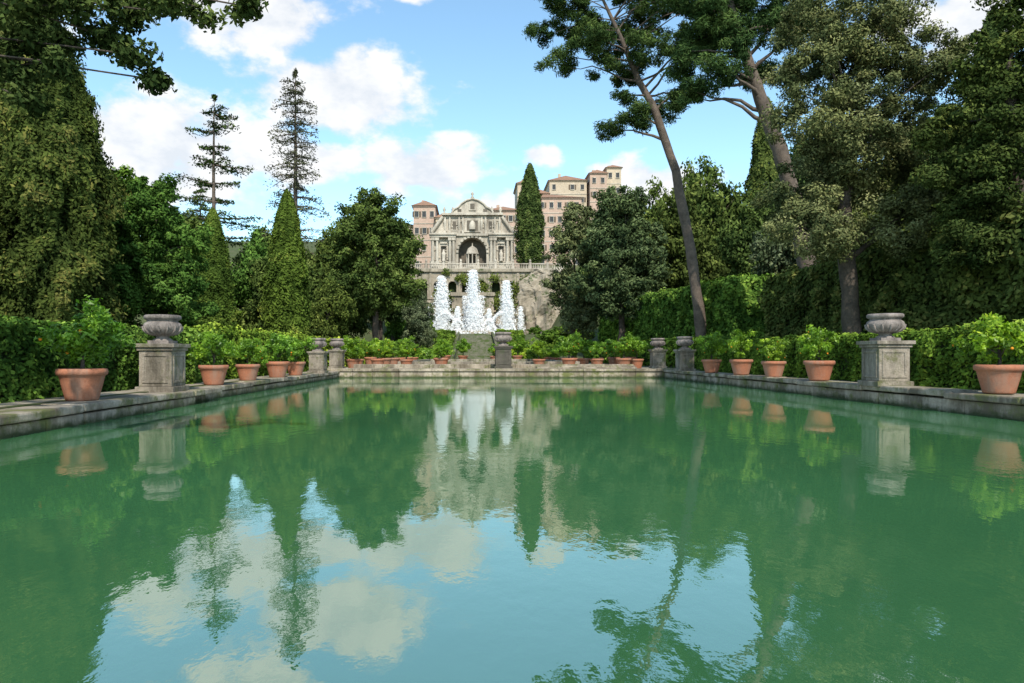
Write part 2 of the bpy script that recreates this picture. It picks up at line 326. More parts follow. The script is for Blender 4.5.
# ------------------------------------------------------------------ hedges
def hedge(name,x0,x1,y0,y1,z0,z1,mat,n,L,W,lump=.15,corecut=.18,tilt=0):
    e=empty(name,(0,0,0)); dx,dy,dz=x1-x0,y1-y0,z1-z0
    areas=np.array([dx*dy,dy*dz,dy*dz*.35,dx*dz,dx*dz*.3]) if x0>0 else np.array([dx*dy,dy*dz*.35,dy*dz,dx*dz,dx*dz*.3])
    f=rng.choice(5,n,p=areas/areas.sum()); u=rng.uniform(0,1,n); v=rng.uniform(0,1,n)
    X=np.where(f==0,x0+u*dx,np.where(f==1,x0,np.where(f==2,x1,x0+u*dx)))
    Y=np.where(f<=2,y0+v*dy,np.where(f==3,y0,y1)); Z=np.where(f==0,z1,z0+u*dz); Z=np.where(f>=3,z0+v*dz,Z)
    Nn=np.array([[0,0,1],[-1,0,0],[1,0,0],[0,-1,0],[0,1,0]],float)[f]
    P=np.stack([X,Y,Z],1)
    lum=np.array([mnoise.noise(Vector(p)*.9)+.5*mnoise.noise(Vector(p)*2.3+Vector((9,0,0))) for p in P])
    P=P+Nn*(lum*lump*1.5+rng.uniform(-1,.5,n)*lump)[:,None]+rng.normal(size=(n,3))*L*.3
    P[:,2]+= (P[:,1]-y0)/dy*tilt*(P[:,2]-z0)/dz
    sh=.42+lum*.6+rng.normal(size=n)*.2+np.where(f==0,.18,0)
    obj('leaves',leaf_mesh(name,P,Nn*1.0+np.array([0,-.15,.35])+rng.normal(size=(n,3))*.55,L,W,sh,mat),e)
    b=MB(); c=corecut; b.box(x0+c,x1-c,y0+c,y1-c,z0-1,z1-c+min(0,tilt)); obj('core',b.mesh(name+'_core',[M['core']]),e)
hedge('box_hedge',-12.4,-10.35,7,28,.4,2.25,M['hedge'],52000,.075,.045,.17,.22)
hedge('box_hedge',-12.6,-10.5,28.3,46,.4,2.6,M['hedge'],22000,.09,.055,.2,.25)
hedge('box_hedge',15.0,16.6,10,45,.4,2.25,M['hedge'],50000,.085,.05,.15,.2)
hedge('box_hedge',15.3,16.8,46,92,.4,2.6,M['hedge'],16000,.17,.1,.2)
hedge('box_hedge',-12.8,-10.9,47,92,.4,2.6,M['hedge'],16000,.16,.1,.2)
hedge('ivy_covered_wall',19,21.5,18,44,1.5,6.4,M['ivy'],70000,.13,.08,.35,.35)
hedge('terrace_hedge',17.7,20.5,46,74,1.5,6.7,M['hedge'],50000,.17,.1,.25,.35,tilt=.9)
hedge('terrace_hedge',20.5,23,75,110,1.5,8.4,M['hedge'],22000,.25,.15,.3,.35)
hedge('terrace_hedge',-26,-24,60,110,1.5,6,M['hedge'],20000,.22,.13,.3)
for yy,a,c in ((93.5,-10,-3.2),(93.5,4.6,12),(99,-9,-3.2),(99,4.6,11),(105,-8,-3.4),(105,4.8,10),(114,-8,-3.4),(114,4.8,9.5),(124,-8,-3.4),(124,4.8,9.5),(133,-9,-3.4),(133,4.8,10)):
    hedge('low_box_hedge',a,c,yy,yy+1.6,H(0,yy)-.1,H(0,yy)+1.3,M['citrus' if yy<110 else 'hedge'],4000,.15,.09,.25,.2)
# ------------------------------------------------------------------ trees
def tree(name,loc,trunkme,crownme,rot=0,sc=1):
    e=empty(name,loc,rot,sc); obj('trunk',trunkme,e); obj('foliage',crownme,e); return e
def world_tree(name,base,pts,rad,lobes,mat,total,L,W,dens,crad,nl=12,bark=None,jit=.6,r0=None):
    bx,by,bz=base
    lb=[(l[0]-bx,l[1]-by,l[2]-bz)+tuple(l[3:]) for l in lobes]
    cm,K=crown(name+'_crown',lb,mat,total,L,W,dens,crad,jit)
    ctr=[(l[0],l[1],l[2]) for l in lb]
    lim=ctr+[tuple(K[j]) for j in rng.choice(len(K),nl)]
    tm=trunk_mesh(name+'_trunk',[(p[0]-bx,p[1]-by,p[2]-bz) for p in pts],rad,lim,bark,r0=r0)
    return tree(name,base,tm,cm)
def generic(i,mat,R=5,h=7,total=25000):
    lobes=[(0,0,h+1.0,R*.7)]
    for k in range(8):
        t=k*2*math.pi/8+random.random(); lobes.append((math.cos(t)*R*.52,math.sin(t)*R*.52,h+random.uniform(-3.2,2.6),R*random.uniform(.34,.52)))
    lobes.append((random.uniform(-1,1),random.uniform(-1,1),h+4.2,R*.42))
    cm,K=crown('generic_crown',lobes,mat,total,.22,.11,dens=8,crad=.75)
    tm=trunk_mesh('generic_trunk',[(0,0,-.5),(.2,0,2.5),(0,.2,5),(.2,0,h+1)],[.42,.34,.28,.15],[tuple(K[j]) for j in rng.choice(len(K),14)])
    return tm,cm
G={'oak':[generic(0,M['oak']),generic(1,M['oak'])],'dark':[generic(2,M['dark'])],'olive':[generic(3,M['olive'])],'bright':[generic(4,M['bright'])]}
def gtree(kind,x,y,top,w,name='holm_oak_tree',base=None,i=None):
    v=G[kind]; tm,cm=v[random.randrange(len(v)) if i is None else i]
    z=H(x,y) if base is None else base
    sz=(top-z)/13.2; sxy=w/10.4
    return tree(name,(x,y,z-.2),tm,cm,random.uniform(0,6.28),(sxy,sxy,sz))
def cypress_mesh(h,R,n,L,W,mat,lump=.25,prof=.8,nl=1.2):
    u=rng.uniform(0.02,1,n)**.85; a=rng.uniform(0,2*np.pi,n)
    r=R*np.minimum(1,(u*6)**.6+.25)*np.maximum(0,(1-u))**prof*1.5; r=np.minimum(r,R*np.minimum(1,.55+u*3))
    lum=np.array([mnoise.noise(Vector((math.cos(p)*R*nl,math.sin(p)*R*nl,q*h*.55)))+.6*mnoise.noise(Vector((math.cos(p)*R*nl*2.6,math.sin(p)*R*nl*2.6,q*h*1.4))) for p,q in zip(a,u)])
    rr=r*(1+lum*lump)*rng.uniform(.72,1.04,n)+rng.normal(size=n)*.04
    C=np.stack([np.cos(a)*rr,np.sin(a)*rr,u*h+rng.normal(size=n)*.12],1)
    Nn=np.stack([np.cos(a),np.sin(a),np.full(n,.35)],1)+rng.normal(size=(n,3))*.5
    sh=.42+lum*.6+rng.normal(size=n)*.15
    return leaf_mesh('cypress_crown',C,Nn,L,W,sh,mat)
def cypress(x,y,top,w,me,mh,mR,name='cypress_tree',base=None,rot=None):
    z=H(x,y) if base is None else base
    s=(w/2/mR,w/2/mR,(top-z)/mh); e=empty(name,(x,y,z),rot or random.uniform(0,6),s); obj('foliage',me,e)
    b=MB(); b.tube([(0,0,-.5),(0,0,mh*.4),(0,0,mh*.9)],[mR*.16,mR*.1,.03],8); obj('trunk',b.mesh('cyp_trunk',[M['bark']]),e)
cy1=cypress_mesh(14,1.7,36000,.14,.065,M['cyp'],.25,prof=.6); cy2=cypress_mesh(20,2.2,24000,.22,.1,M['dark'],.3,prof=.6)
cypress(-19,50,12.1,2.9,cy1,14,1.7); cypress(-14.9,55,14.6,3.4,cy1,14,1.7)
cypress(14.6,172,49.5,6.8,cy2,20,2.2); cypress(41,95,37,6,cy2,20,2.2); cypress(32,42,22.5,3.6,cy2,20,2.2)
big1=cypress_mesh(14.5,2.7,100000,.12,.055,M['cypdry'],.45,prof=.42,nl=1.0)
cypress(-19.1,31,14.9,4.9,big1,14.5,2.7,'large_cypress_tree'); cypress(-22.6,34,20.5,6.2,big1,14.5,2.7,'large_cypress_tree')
gtree('dark',-27,36,22,9); gtree('dark',-22.5,27,12,7)
world_tree('laurel_tree',(-18.4,39,.6),[(-18.4,39,.6),(-18.3,39,3),(-18.4,39,7)],[.3,.25,.15],
  [(-18.6,39,9.3,2.3),(-20.2,39.5,7.6,2.1),(-16.9,39,7.4,2.1),(-18,38,5.4,2.6),(-20.3,38.5,4.6,2.2),(-16.4,38.5,4.6,2.0),(-18.3,40,10.9,1.3)],M['bright'],70000,.11,.055,12,.42)
world_tree('laurel_tree',(-22,42,1),[(-22,42,1),(-22,42,4),(-22,42,9)],[.3,.25,.15],
  [(-22,42,11,2.4),(-23.5,42,9,2.2),(-20.8,42,9,2.2),(-22,41,6,3)],M['bright'],36000,.14,.07,10,.5)
def fir(name,base,h,R,levels,per,mat,sparse=0,z0=.3,droop=.15,L=.2,W=.07,flat=.25,npb=60,prof=.6,up=.1,br=.10):
    b=MB(); b.tube([(0,0,-1),(0,0,h*.35),(.1,0,h*.7),(0,0,h)],[h*.013,h*.010,h*.006,.03],8)
    Cs=[];Ns=[];Ss=[]
    for i in range(levels):
        t=i/(levels-1); z=h*(z0+(1-z0)*t**.95); rl=R*(1-t)**prof*(.8+.2*math.sin(i*2.1))+.2
        a0=random.uniform(0,6.28)
        for k in range(per):
            if random.random()<sparse: continue
            a=a0+k*6.283/per+random.uniform(-.4,.4); ln=rl*random.uniform(.45,1.15); d=np.array([math.cos(a),math.sin(a),0])
            dr=droop*random.uniform(.3,1.4); zz=z+random.uniform(-.3,.3)
            p=[(d[0]*ln*s,d[1]*ln*s,zz+ln*(up*s-dr*1.6*s*s)) for s in (0,.33,.66,1)]
            b.tube(p,[br,br*.7,br*.45,.015],5,cap=False)
            n=int(npb*(.3+ln/R)); s=rng.uniform(.2,1.05,n); w=ln*.18*np.sin(np.clip(s,0,1)*2.4)+.12
            side=np.array([-d[1],d[0],0]); o=rng.normal(size=n)*w
            C=d*ln*s[:,None]+side*o[:,None]; C[:,2]=zz+ln*(up*s-dr*1.6*s*s)+rng.normal(size=n)*flat*.4-np.abs(o)*.15
            Cs.append(C); Ns.append(np.array([0,-.3,1])+rng.normal(size=(n,3))*.6); Ss.append(rng.uniform(.15,.7)+rng.normal(size=n)*.15)
    e=empty(name,base,random.uniform(0,6)); obj('trunk',b.mesh('fir_trunk',[M['pinebark']]),e)
    obj('foliage',leaf_mesh('fir_crown',np.concatenate(Cs),np.concatenate(Ns),L,W,np.concatenate(Ss),mat),e)
fir('fir_tree',(-22,85,3),33.6,6.0,20,7,M['fir'],.15,.25,.20,L=.22,W=.075,npb=105,prof=.38,up=.12,flat=.45)
fir('cedar_tree',(-30.2,80,3),28.8,6.4,9,5,M['pine'],.15,.42,-.03,L=.2,W=.08,flat=.3,npb=190,prof=.40,up=.0,br=.12)
fir('fir_tree',(-39,98,4),22,6,18,7,M['pine'],.1,.25,.15,L=.24,W=.09,npb=60)
world_tree('holm_oak_tree',(-10.7,76,.5),[(-10.5,76,.3),(-10.8,76,4),(-10.6,76,8),(-10.7,76,13)],[.42,.36,.3,.15],
  [(-10.7,76,12.5,5.0,1.15),(-12.9,75.5,9.6,3.3),(-8.5,75.5,9.6,3.4),(-10.7,75,8.6,3.4),(-10.9,76,17.3,3.0),(-12.6,75.5,14.6,2.9),(-8.7,76,14.4,3.0)],M['oak'],60000,.2,.1,6,.8,16)
world_tree('holm_oak_tree',(16.4,75,.5),[(16.2,75,.3),(16.5,75,4),(16.3,75,8),(16.4,75,13)],[.42,.36,.3,.15],
  [(16.4,75,12.5,4.3,1.15),(14.4,74.5,9.0,3.0),(18.4,74.5,9.5,3.1),(16.2,74,8,3.2),(16.0,75,17.6,2.6),(14.5,74.5,14.4,2.6),(18.4,75,14.8,2.7),(19.3,74,12,1.6),(17.6,75,18.6,1.3)],M['oak2'],50000,.2,.095,5.5,.75,20)
world_tree('olive_tree',(11.9,80,.5),[(12,80,.3),(11.8,80,4),(11.9,80,8),(12,80,12)],[.36,.3,.25,.12],
  [(12.1,80,12.5,3.4,1.3),(11.2,79.5,9.0,2.7),(13,79.5,8,2.9),(12.1,80,17.4,2.1),(11.4,79.5,15,2.2),(12.4,79,5.5,2.2)],M['olive'],32000,.2,.09,7,.7,16)
gtree('olive',-7.6,96,11,5.5,'olive_tree'); gtree('oak',-14,66,9,6)
world_tree('pine_tree',(16.9,50,1.5),[(16.95,50,1.3),(16.6,50,5),(16.0,50,9.2),(14.9,50,15),(13.4,50,19.4),(12.3,50.2,21.6),(11,50,24.5),(9.6,50,27.5)],[.45,.41,.38,.33,.28,.24,.17,.1],
 [(6.4,50,22.9,1.4,.5),(8.6,49,24.2,1.9,.6),(7.5,51,26.4,2.1,.6),(10.8,52,25.7,2.2,.6),(13,49,23.4,1.9,.6),(12.3,50,18.9,1.6,.5),(10.3,51,18.2,1.1,.5),(14.6,51,20.0,1.5,.5),(16,49,23.8,2,.6),(16,51,20.9,1.4,.5),(13.8,50,26.6,2.4,.6),(16.8,48,26.4,2.1,.6),(6.4,49,27.5,1.9,.6),(11.6,50,29,2.4,.6),(14.5,51,30,2.4,.6),(8.6,51,29.7,2.2,.6),(5.0,50,25,1.0,.5),(9.6,50,22.5,1.1,.5),(11.4,51,22.3,1.3,.5),(11.2,50,20.4,.8,.5)],
 M['pine'],90000,.19,.035,8,.5,30,M['pinebark'],jit=1.0)
world_tree('pine_tree',(20.4,40,3),[(20.4,40,2.5),(19.6,40,7),(18.9,40,10.4),(18,40,13.6),(16.9,40,16.5),(15.8,40,19.7),(15.1,40,22.5)],[.55,.5,.45,.41,.36,.28,.15],
 [(13.2,40,16.9,1.2,.5),(14.6,39,17.9,1.4,.6),(12.8,41,18.9,1.5,.55),(13.9,40,20.5,1.8,.6),(16,41,21.4,2,.6),(18,39,20.3,1.7,.6),(12.8,39,21.9,1.7,.6),(17.3,41.5,18.4,1.2,.5),(15.7,40,23.4,2.2,.6),(19.2,41,22.3,1.9,.6),(11.8,40,23.4,1.6,.6),(18.4,40,24,2,.6),(19.3,40,18,1.3,.6),(15.2,39,19.2,1.0,.5)],
 M['pine'],80000,.16,.03,9,.45,30,M['pinebark'],jit=1.0)
world_tree('olive_tree',(16.9,30,.5),[(16.9,30,.3),(16.7,30,3),(16.45,30,5.6),(16.4,30,8.3),(16.8,30,11)],[.44,.38,.33,.28,.18],
 [(15.8,30,14.0,2.4),(18.4,30,13.0,2.5),(14.6,29,11.6,2.0),(17.5,31,9.8,2.5),(16.4,28.8,10.6,1.8),(20.0,30,10.5,2.0),(14.7,30,8.7,2.0),(17,30,16.0,2.2),(14.1,29,6.9,1.4),(20.0,30,14.3,2.0),(19.6,29,7.8,1.7),(15.2,29,6.4,1.3),(18.4,30,17.0,1.9),(17.9,29,7.2,1.6),(15.2,31,16.4,1.5)],
 M['olive'],170000,.078,.036,10,.48,20)
world_tree('holm_oak_tree',(20.8,25,2.5),[(20.8,25,2),(20.5,25,5),(20,25,8),(19.6,25,12)],[.4,.35,.28,.15],
 [(18.8,25,10.2,2.0),(19.8,25,12.4,1.7),(19.6,25,7.4,2.2),(18.3,25,5.7,1.4),(20.8,25,14.2,1.6),(21.8,26,10,2.5),(21.5,26,6,2.3),(18.1,25,8.2,1.3)],
 M['dark'],120000,.085,.042,11,.45,20)
lob=[(-6.6,9.3,6.8,1.2,.6),(-5.6,9,6.3,.75,.5),(-4.9,9.2,6.15,.5,.5),(-4.3,9,6.05,.42,.45),(-3.7,9.1,6.15,.36,.4),(-5.7,9.3,5.65,.4,.6),(-4.45,9.1,5.5,.26,.6),(-3.0,9,6.1,.25,.4),(-6.2,9,5.8,.6,.6),(-6.2,9.3,5.2,.45,.7),(-5.9,9.1,4.9,.28,.7),(-8,9.5,7.5,1.5),(-10,9.5,8,2),(-12.5,9.5,8.5,2.4),(-5.3,9.5,6.9,.9,.5),(-3.9,9.4,6.6,.45,.4),(-5.1,9.2,5.85,.35,.5),(-4.3,9.3,5.25,.16,.6),(-7,9.2,5.6,.8,.7),(-5.4,9.0,5.35,.22,.6)]
world_tree('holm_oak_tree',(-13.2,9.5,.4),[(-13.2,9.5,.2),(-13,9.5,3),(-12.2,9.5,5.8),(-10,9.4,6.8),(-7.5,9.3,6.9),(-5.2,9.2,6.5)],[.4,.35,.28,.15,.045,.02],lob,M['dark'],66000,.05,.025,32,.17,14,r0=.018)
bgL=[('oak',-26,62,14.5,9),('dark',-31,70,17,11),('oak',-20,72,15,9),('bright',-24,78,16,9),('dark',-37,82,20,13),('oak',-17,84,17,9),('dark',-28,95,20,12),('oak',-20,100,21,11),('dark',-14,104,20,9),('oak',-38,60,15,12),('dark',-48,90,22,16),('bright',-26,50,10,8),('bright',-13,112,16,7),
     ('dark',-19,138,30,10),('oak',-17,126,21,8),('oak',-24,157,32,12),('oak',-36,45,12,10)]
bgR=[('dark',24,80,22,11),('oak',30,88,27,13),('dark',22,94,24,10),('dark',38,78,28,14),('oak',46,70,26,14),('oak',28,66,17,9),('oak',34,56,18,10),('oak',27,104,28,12),('dark',22,112,23,9),('oak',24,132,29,9),('dark',29,138,33,12),('oak',36,112,33,15),('dark',42,52,20,12),('oak',30,46,15,9),('oak',50,95,34,16),('oak',31,30,13,8),('dark',24.5,27,9,5),('olive',25,54,13.5,7)]
for k,x,y,t,w in bgL+bgR: gtree(k,x,y,t,w,'woodland_tree')
shr,_=crown('shrub',[(0,0,.9,1.2),(1,.3,.7,.9),(-1,0,.7,.9),(.2,-.6,.5,.9)],M['hedge'],7000,.13,.065,14,.35)
for (x,y,s) in ((-9,118,2.2),(-12,122,2.6),(14.5,122,1.5),(16.5,116,2.2),(-11,135,2.4),(-10.5,140,1.4),(13.4,143,.9),(-12,150,2.4),(-9.5,106,1.3),(11.5,106,1.0),(-12.5,157,2.2),(-14,160,3),(-5,112,.9),(6.5,112,.9)):
    obj('shrub',shr,None,(x,y,H(x,y)),random.uniform(0,6),s)
# ------------------------------------------------------------------ cascade fountain
e=empty('neptune_cascade_fountain')
b=MB()
b.arch(-4.6,5.0,3,15.0,.2,2.6,9.5,156.0,4)
b.box(-4.9,5.3,155.6,160,15.0,15.8)
for cx in (-9.2,9.6): b.arch(cx-4.1,cx+4.1,3,13.5,cx,1.9,8.2,157.2,3.5); b.box(cx-4.3,cx+4.3,156.9,160.5,13.5,14.1)
for k in range(8):
    cx=-11.4+k*3.4; r=.95 if k not in (3,4) else 1.15
    b.arch(cx-1.7,cx+1.7,14.5,20.9,cx,r,17.8,159.4,1.6); b.box(cx-1.95,cx-1.45,159.0,159.397,14.5,20.6)
b.box(-13.4,14.4,158.9,162.5,20.9,21.6)
for k in range(4): b.lathe([(0,0),(9.5-k*1.5,0),(9.6-k*1.5,.9),(9.2-k*1.5,.95),(9.1-k*1.5,.8),(0,.8)],c=(.3,150,3.0+k*.92),n=40)
b.box(-15,15.6,141,142,2.5,5.4)
for k in range(9): b.box(-14.6+k*3.6,-14.0+k*3.6,140.6,142.2,5.0,6.3)
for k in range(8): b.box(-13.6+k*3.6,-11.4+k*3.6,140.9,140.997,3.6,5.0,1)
for cx in (-3.2,3.8,-9.5,10): b.box(cx-.7,cx+.7,149,150.4,6,9.4); b.lathe([(.5,0),(1.3,.6),(1.5,1.0),(1.4,1.05),(0,.9)],c=(cx,149.7,9.4),n=20)
for s in (-1,1):
    for k in range(5):
        a,c=sorted((s*(10.5+k*.2),s*(15+k*.6))); b.box(a+.3,c+.3,151+k*1.1,152.08+k*1.1,3,6.5+k*1.9)
o=obj('grotto_arches',b.mesh('grotto',[M['rock'],M['core']]),e);  # shade of arch backs and front wall panels painted in near-black core colour
nxg,nzg=110,60; Vv=[];Ff=[]
for j in range(nzg):
    for i in range(nxg):
        x=-15.5+38.5*i/(nxg-1); z=3+19.2*j/(nzg-1); st=math.floor(z/3.8)*.9
        y=161.0+st*.8+mnoise.noise(Vector((x*.35,z*.5,3)))*1.4+mnoise.noise(Vector((x*1.1,z*1.3,1)))*.8
        Vv.append((x,y,z))
for j in range(nzg-1):
    for i in range(nxg-1): a=j*nxg+i; Ff.append((a,a+1,a+nxg+1,a+nxg))
me=bpy.data.meshes.new('rockface'); me.from_pydata(Vv,[],Ff); me.materials.append(M['rock']); me.update(); obj('rock_face',me,e)
# craggy outcrop right of the cascade
Vv=[];Ff=[];na,nb=72,44
for j in range(nb):
    ph=math.pi*.5*j/(nb-1)
    for i in range(na):
        th=2*math.pi*i/na; d=Vector((math.cos(th)*math.cos(ph)**.5,math.sin(th)*math.cos(ph)**.5,math.sin(ph)))
        q=d*3.0; f=1+.34*mnoise.noise(q)+.2*mnoise.noise(q*2.4)+.12*abs(mnoise.noise(q*6))
        Vv.append((15.8+d.x*5.6*f,155.5+d.y*4.2*f,5+d.z*14.5*(.9+.1*f)+1.2*mnoise.noise(q*1.6)*(j>0)))
for j in range(nb-1):
    for i in range(na): a=j*na+i; c=j*na+(i+1)%na; Ff.append((a,c,c+na,a+na))
me=bpy.data.meshes.new('outcrop'); me.from_pydata(Vv,[],Ff); me.materials.append(M['rock']); me.update(); obj('rock_outcrop',me)
n=10000; cl=rng.integers(0,50,n); cxs=rng.uniform(-15,20,50); czs=rng.uniform(4,21,50); cr=rng.uniform(.5,1.5,50)
P=np.stack([cxs[cl]+rng.normal(size=n)*cr[cl]*.7,157.2+np.where(czs[cl]>15.5,1.8,-.8)+rng.normal(size=n)*.35,czs[cl]+rng.normal(size=n)*cr[cl]*.6],1)
obj('hanging_plants',leaf_mesh('hang',P,np.array([0,-1,.5])+rng.normal(size=(n,3))*.6,.25,.13,rng.uniform(.1,.9,n),M['oak']),e)
def plume(x,y,z0,z1,w,n):
    u=rng.uniform(0,1,n)**.8; r=np.abs(rng.normal(size=n))*w*(.30+.75*(1-u)**.6*np.minimum(1,u*8+.4)); a=rng.uniform(0,6.28,n)
    return np.stack([x+np.cos(a)*r,y+np.sin(a)*r,z0+u*(z1-z0)+rng.normal(size=n)*.3*(1-u)],1)
def arc(x0,z0,x1,z1,h,n,y=147.5,w=.16):
    t=rng.uniform(0,1,n); return np.stack([x0+(x1-x0)*t,np.full(n,y),z0+(z1-z0)*t+4*h*t*(1-t)],1)+rng.normal(size=(n,3))*w*(.5+t[:,None])
Cs=[plume(-6.6,148,6.2,18.6,.95,12000),plume(-6.0,148.4,6.2,16.4,.7,4000),plume(.25,148,6.3,19.9,.95,13000),plume(.7,147.8,6.3,13,1.3,5500),plume(7.5,148,6.2,17.6,.85,11000),plume(8.2,148.3,6.2,13.5,.7,3500),plume(-3.1,148,6.3,12,.5,2800),plume(3.7,148,6.3,11.5,.5,2500),plume(-9.5,148.5,6.3,12,.45,2200),plume(10.6,148.5,6.3,12,.45,2200),
    arc(-9,6.2,-2.5,6,4.5,1300),arc(9.6,6.2,3.2,6,4.5,1300),arc(-1.5,6.5,-5,5.5,3,900),arc(2,6.5,5.5,5.5,3,900),
    np.stack([rng.uniform(-2.2,2.8,2500),rng.uniform(154.8,155.5,2500),rng.uniform(6,15,2500)],1),
    np.stack([rng.uniform(-9,9.5,5000),rng.uniform(143,149,5000),5.2+np.abs(rng.normal(size=5000))*.9],1)]
for xx in np.linspace(-8,8.6,9):
    Cs.append(np.stack([xx+rng.normal(size=450)*.35,140.5+rng.normal(size=450)*.1,rng.uniform(2.8,5.4,450)],1))
C=np.concatenate(Cs); obj('water_jets',leaf_mesh('jets',C,rng.normal(size=C.shape)*.4+np.array([0,-.8,.6]),.14,.08,np.ones(len(C)),M['spray']),e)
b=MB(); b.box(-15.5,22.5,165.0,166.6,21.7,22.45)
b.box(-15.5,22.5,165.35,165.75,23.5,23.72); x=-15.3
k=0
while x<22.4:
    if k%10==0: b.box(x-.28,x+.28,165.2,165.9,22.452,23.95); b.lathe([(.12,0),(.3,.3),(.25,.6),(.05,.8)],c=(x,165.55,23.95),n=10)
    else: b.lathe([(.1,0),(.16,.3),(.07,.75),(.12,1.05)],c=(x,165.55,22.452),n=8)
    x+=.42; k+=1
obj('stone_balustrade',b.mesh('balustrade',[M['trav']]))
# ------------------------------------------------------------------ organ fountain facade
e=empty('organ_fountain_facade'); Y=175; b=MB(); cx=.1
b.box(-10.9,11.1,Y-.6,Y+4,22.2,24.0)
b.arch(-10.5,10.7,24.0,32.0,cx,3.6,28.0,Y,3.2)
b.box(-10.5,-3.51,Y+.02,Y+4,24.0,31.9); b.box(3.71,10.7,Y+.02,Y+4,24.0,31.9)
for i in range(13):
    a=math.pi*i/12; b.box(cx-3.9*math.cos(a)-.32,cx-3.9*math.cos(a)+.32,Y-.3,Y-.003,28+3.9*math.sin(a)-.3,28+3.9*math.sin(a)+.3)
for x in (-10,-8.9,-5.6,-4.7,4.9,5.8,9.1,10.2):
    b.box(x-.5,x+.5,Y-1.3,Y-.31,24.003,25.3); b.tube([(x,Y-.8,25.3),(x,Y-.8,28),(x,Y-.8,30.7)],[.4,.39,.33],12); b.box(x-.5,x+.5,Y-1.25,Y-.35,30.7,31.5)
for x0,x1 in ((-10.8,-4.1),(4.3,11.0)):
    b.box(x0,x1,Y-1.35,Y-.02,31.5,32.1); b.box(x0-.15,x1+.15,Y-1.7,Y+4,32.1,32.55)
b.box(-4.09,4.29,Y-.5,Y+4,32.0,32.6)
for x in (-7.25,7.45):
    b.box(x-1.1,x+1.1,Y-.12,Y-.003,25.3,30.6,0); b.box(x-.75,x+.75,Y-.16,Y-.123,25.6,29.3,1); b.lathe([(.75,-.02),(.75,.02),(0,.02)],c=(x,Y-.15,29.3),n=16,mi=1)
    b.lathe([(.5,0),(.42,.6),(.5,1.4),(.55,2.0),(.25,2.4),(.28,2.7),(.1,3)],c=(x,Y-.5,25.5),n=12)
    b.box(x-.9,x+.9,Y-.5,Y-.13,30.0,30.4)
b.lathe([(1.9,0),(1.9,.7),(1.5,.75),(1.5,.8)],c=(cx,Y+1,24),n=12)
for k in range(8):
    t=math.pi*2*k/8; b.tube([(cx+1.4*math.cos(t),Y+1+1.4*math.sin(t),24.8),(cx+1.4*math.cos(t),Y+1+1.4*math.sin(t),27.4)],[.17,.15],8)
b.lathe([(1.6,0),(1.65,.4),(1.5,.5),(1.4,1.0),(1.1,1.6),(.5,2.0),(.15,2.2),(.1,2.9),(0,3)],c=(cx,Y+1,27.4),n=16)
b.box(-7.4,7.6,Y+.3,Y+3.5,32.6,37.3)
for x in (-6.9,-5.7,-3.3,-2.3,2.5,3.5,5.9,7.1):
    b.box(x-.32,x+.32,Y-.25,Y+.297,32.65,33.4); b.lathe([(.22,0),(.3,1.4),(.42,2.3),(.3,2.9),(.2,3.1),(.25,3.4)],c=(x,Y-.05,33.4),n=8)
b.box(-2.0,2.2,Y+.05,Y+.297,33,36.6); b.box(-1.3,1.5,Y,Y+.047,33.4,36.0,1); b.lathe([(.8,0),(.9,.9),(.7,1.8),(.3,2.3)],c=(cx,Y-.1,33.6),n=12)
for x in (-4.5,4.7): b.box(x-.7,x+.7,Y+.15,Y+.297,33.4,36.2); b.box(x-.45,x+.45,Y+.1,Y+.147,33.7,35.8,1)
b.box(-7.7,7.9,Y-.6,Y+3.6,37.3,37.9)
P=[(-5.2,37.9),(-4.6,38.8),(-3.4,39.4),(-2.8,40.2),(-1.4,41.1),(.1,41.5),(1.6,41.1),(3.0,40.2),(3.6,39.4),(4.8,38.8),(5.4,37.9)]
n=len(P); vs=[(x,Y-.2,z) for x,z in P]+[(x,Y+1.5,z) for x,z in P]; fs=[tuple(range(n))]+[(i,i+1,n+i+1,n+i) for i in range(n-1)]
b.add(vs,fs); b.tube([(x,Y-.35,z) for x,z in P],[.28]*n,6)
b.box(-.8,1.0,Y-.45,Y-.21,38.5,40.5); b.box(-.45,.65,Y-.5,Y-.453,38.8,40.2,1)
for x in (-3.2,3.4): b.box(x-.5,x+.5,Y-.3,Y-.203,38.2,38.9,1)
b.lathe([(.3,0),(.5,.4),(.2,.9),(.45,1.4),(.1,2)],c=(cx,Y,41.4),n=10)
for s in (-1,1):
    pts=[(cx+s*(7.6+2.9*math.sin(a)),Y-.1,32.9+4.0*(1-math.sin(a))*math.cos(a*.3)) for a in np.linspace(0,1.5,9)]; b.tube(pts,[.45]*9,8)
    vs=[(cx+s*7.5,Y+.35,32.6)]+[(p[0],Y+.35,p[2]) for p in pts]; b.add(vs,[tuple(range(len(vs)))])
    for x in (7.2,10.4,5.0):
        b.lathe([(.35,0),(.2,.3),(.45,.8),(.3,1.2),(.08,1.7)],c=(cx+s*x,Y,37.9 if x<8 else 32.6),n=10)
for k in range(260):
    x=random.uniform(-10.3,10.4); z=random.uniform(24.5,37)
    if abs(x-cx)<4.2 and z<32: continue
    if z>32 and abs(x)>7: continue
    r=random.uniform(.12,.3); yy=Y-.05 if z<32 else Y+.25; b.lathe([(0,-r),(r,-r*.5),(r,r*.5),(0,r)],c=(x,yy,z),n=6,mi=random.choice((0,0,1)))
obj('facade',b.mesh('organ_facade',[M['trav'],M['trav_dark']]),e)
